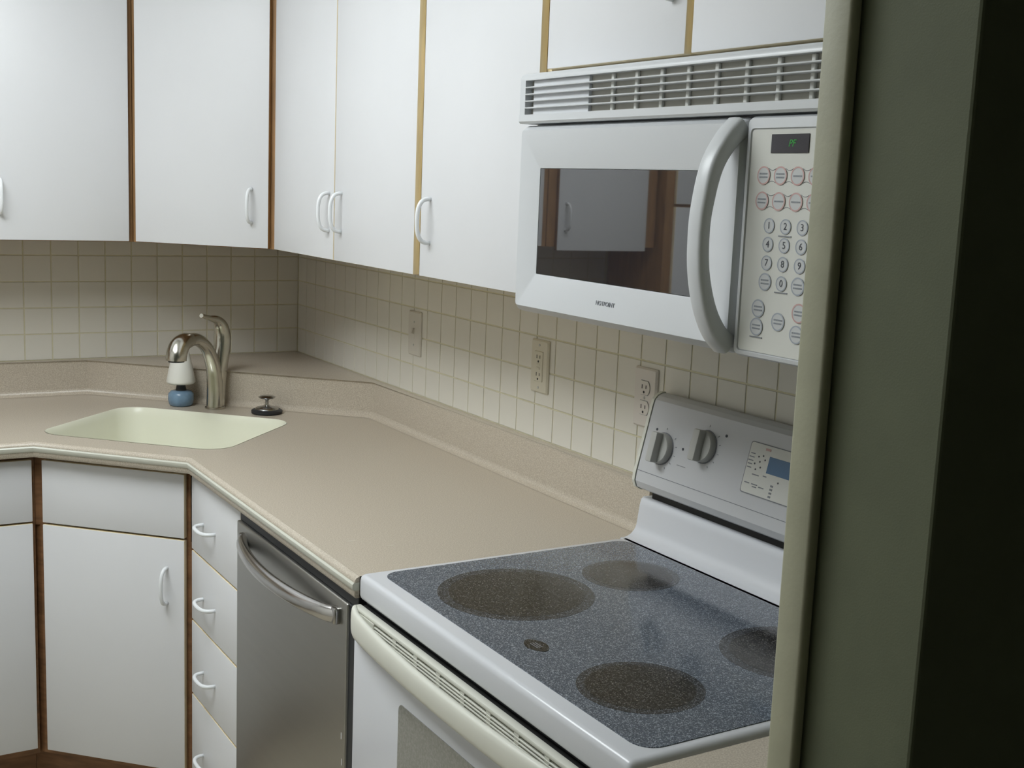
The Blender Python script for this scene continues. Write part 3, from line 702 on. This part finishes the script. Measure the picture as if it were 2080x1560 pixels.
# curved handle
hp = bez([(-0.352, -2.470, 1.660), (-0.372, -2.470, 1.642), (-0.394, -2.470, 1.607), (-0.406, -2.470, 1.555), (-0.4085, -2.470, 1.515), (-0.405, -2.470, 1.470), (-0.392, -2.470, 1.424), (-0.373, -2.470, 1.391), (-0.352, -2.470, 1.373)], 6)
bm = bmesh.new(); rings = []
for i, p in enumerate(hp):
    a = hp[max(0, i-1)]; b = hp[min(len(hp)-1, i+1)]; t = (b-a).normalized(); nrm = Vector((t.z, 0, -t.x))
    q = i/(len(hp)-1); wd = 0.0165-0.002*math.sin(math.pi*q); dp = 0.0150-0.005*math.sin(math.pi*q)
    rings.append([bm.verts.new(p + Vector((0, 1, 0))*wd*math.copysign(abs(math.cos(2*math.pi*j/16))**0.5, math.cos(2*math.pi*j/16)) + nrm*dp*math.copysign(abs(math.sin(2*math.pi*j/16))**0.5, math.sin(2*math.pi*j/16))) for j in range(16)])
for a, b in zip(rings, rings[1:]):
    for j in range(16): bm.faces.new((a[j], a[(j+1) % 16], b[(j+1) % 16], b[j]))
bm.faces.new(rings[0][::-1]); bm.faces.new(rings[-1])
finish('handle', bm, 'plastic', dr, smooth=50)
# control panel: bezel and recessed face
PY0 = -2.4885
bm = bmesh.new()
L0 = rr(PY0, MY1, DZ0, DZ1, -0.324, 0.008); L1 = rr(PY0, MY1, DZ0, DZ1, -0.348, 0.008); L2 = rr(PY0-0.003, MY1+0.003, DZ0+0.003, DZ1-0.003, -0.3545, 0.007)
L3 = rr(PY0-0.0095, MY1+0.010, 1.3695, 1.657, -0.356, 0.006); L4 = rr(PY0-0.0105, MY1+0.011, 1.3705, 1.656, -0.3535, 0.005)
for a, b in ((L0, L1), (L1, L2), (L2, L3), (L3, L4)):
    n = len(a)
    for i in range(n): bm.faces.new((a[i], a[(i+1) % n], b[(i+1) % n], b[i]))
bm.faces.new(L0); bm.faces.new(L4)
cp = finish('control_panel', bm, 'plastic', r, smooth=25)
bm = bmesh.new(); prism(bm, [(y, z) for y, z in rrect(PY0-0.0105-0.164, PY0-0.0115, 1.3712, 1.6552, 0.004, 4)], 0.0, 0.001, mtx=Matrix(((0, 0, -1, -0.3536), (1, 0, 0, 0), (0, 1, 0, 0), (0, 0, 0, 1))))
finish('keypad_face', bm, 'bisque', cp)
XP = -0.3546
finish('display', box(XP, XP-0.0012, -2.537, -2.604, 1.6255, 1.6490, bev=0.0004, seg=1), 'display', cp)
text('display_text', 'PF', 0.0125, FM(XP-0.0014, -2.5745, 1.6372), 'led', cp, shear=0.25, depth=0.0002)
def button(y, z, rad, ringmat, txt=None, bars=0, size=0.0125):
    F = FM(XP, y, z)
    finish('button', lathe(bmesh.new(), [(rad, 0), (rad, 0.0006), (rad*0.93, 0.0009)], (0, 0, 0), 24, mtx=F), 'buttonface', cp)
    bm = bmesh.new(); n = 28
    ra = [bm.verts.new(F @ Vector((rad*1.05*math.cos(2*math.pi*k/n), rad*1.05*math.sin(2*math.pi*k/n), 0.0010))) for k in range(n)]
    rb = [bm.verts.new(F @ Vector((rad*0.88*math.cos(2*math.pi*k/n), rad*0.88*math.sin(2*math.pi*k/n), 0.0011))) for k in range(n)]
    for k in range(n): bm.faces.new((ra[k], ra[(k+1) % n], rb[(k+1) % n], rb[k]))
    finish('button_ring', bm, ringmat, cp)
    if txt: text('digit', txt, size, F @ Matrix.Translation((0, 0, 0.0012)), 'inkdark', cp, depth=0.0001)
    for b in range(bars):
        yy = (0.0022 if bars == 2 else 0.0) - b*0.0044
        bm = bmesh.new(); x = -rad*0.66
        while x < rad*0.62:
            w = random.uniform(0.0009, 0.0016); bx(bm, x, x+w, yy-0.0010, yy+0.0010, 0.0009, 0.0013, mtx=F); x += w+0.0005
        finish('button_print', bm, 'print', cp)
for row, z in ((0, 1.5975), (1, 1.5655)):
    for c in range(5):
        y = -2.527-0.0305*c
        button(y, z, 0.0112, 'inkpink', bars=(2 if (c < 2 and row == 0) or (c == 0 and row == 1) else 1))
        if c < 4:
            for s in (1, -1):
                pts = [(-0.3549, y-0.0085-0.0135*k/8, z+s*(0.0090-0.0022*math.sin(math.pi*k/8))) for k in range(9)]
                finish('link_line', tube(bmesh.new(), pts, 0.00035, 5), 'ink', cp)
dg = ['1', '2', '3', '4', '5', '6', '7', '8', '9']
for i, d_ in enumerate(dg): button(-2.5435-0.0297*(i % 3), 1.5345-0.0236*(i//3), 0.0092, 'inkblue', txt=d_)
button(-2.543, 1.463, 0.0108, 'inkblue', bars=2); button(-2.573, 1.463, 0.0092, 'inkblue', txt='0'); button(-2.6025, 1.462, 0.0110, 'inkblue', bars=2)
for y, z in ((-2.573, 1.5225), (-2.573, 1.4515), (-2.533, 1.3905)): finish('print_line', box(XP, XP-0.0009, y-0.0115, y+0.0115, z-0.0007, z+0.0007), 'ink', cp)
button(-2.534, 1.428, 0.0112, 'inkblue', bars=2); button(-2.533, 1.404, 0.0112, 'inkblue', bars=2)
button(-2.572, 1.4145, 0.0112, 'inkblue', bars=2)
button(-2.608, 1.429, 0.0118, 'inkpink', bars=2); button(-2.606, 1.402, 0.0112, 'inkblue', bars=2)
finish('hood_underside', box(-0.03, -0.31, MY0-0.03, MY1+0.03, 1.361, 1.3665), 'ventback', r)

# ------------------------------------------------------------------ ceiling fixture
LXc, LYc, LW, LH = -1.43, -1.50, 0.34, 0.62
r = thing('ceiling_light', 'white ceiling light panel in the middle of the kitchen', 'light', (LXc, LYc, CEIL-0.09))
finish('housing', box(LXc-LW-0.02, LXc+LW+0.02, LYc-LH-0.02, LYc+LH+0.02, CEIL-0.05, CEIL-0.001, bev=0.004), 'plastic', r)
finish('diffuser', box(LXc-LW, LXc+LW, LYc-LH, LYc+LH, CEIL-0.09, CEIL-0.0505, bev=0.006), 'lamp', r)
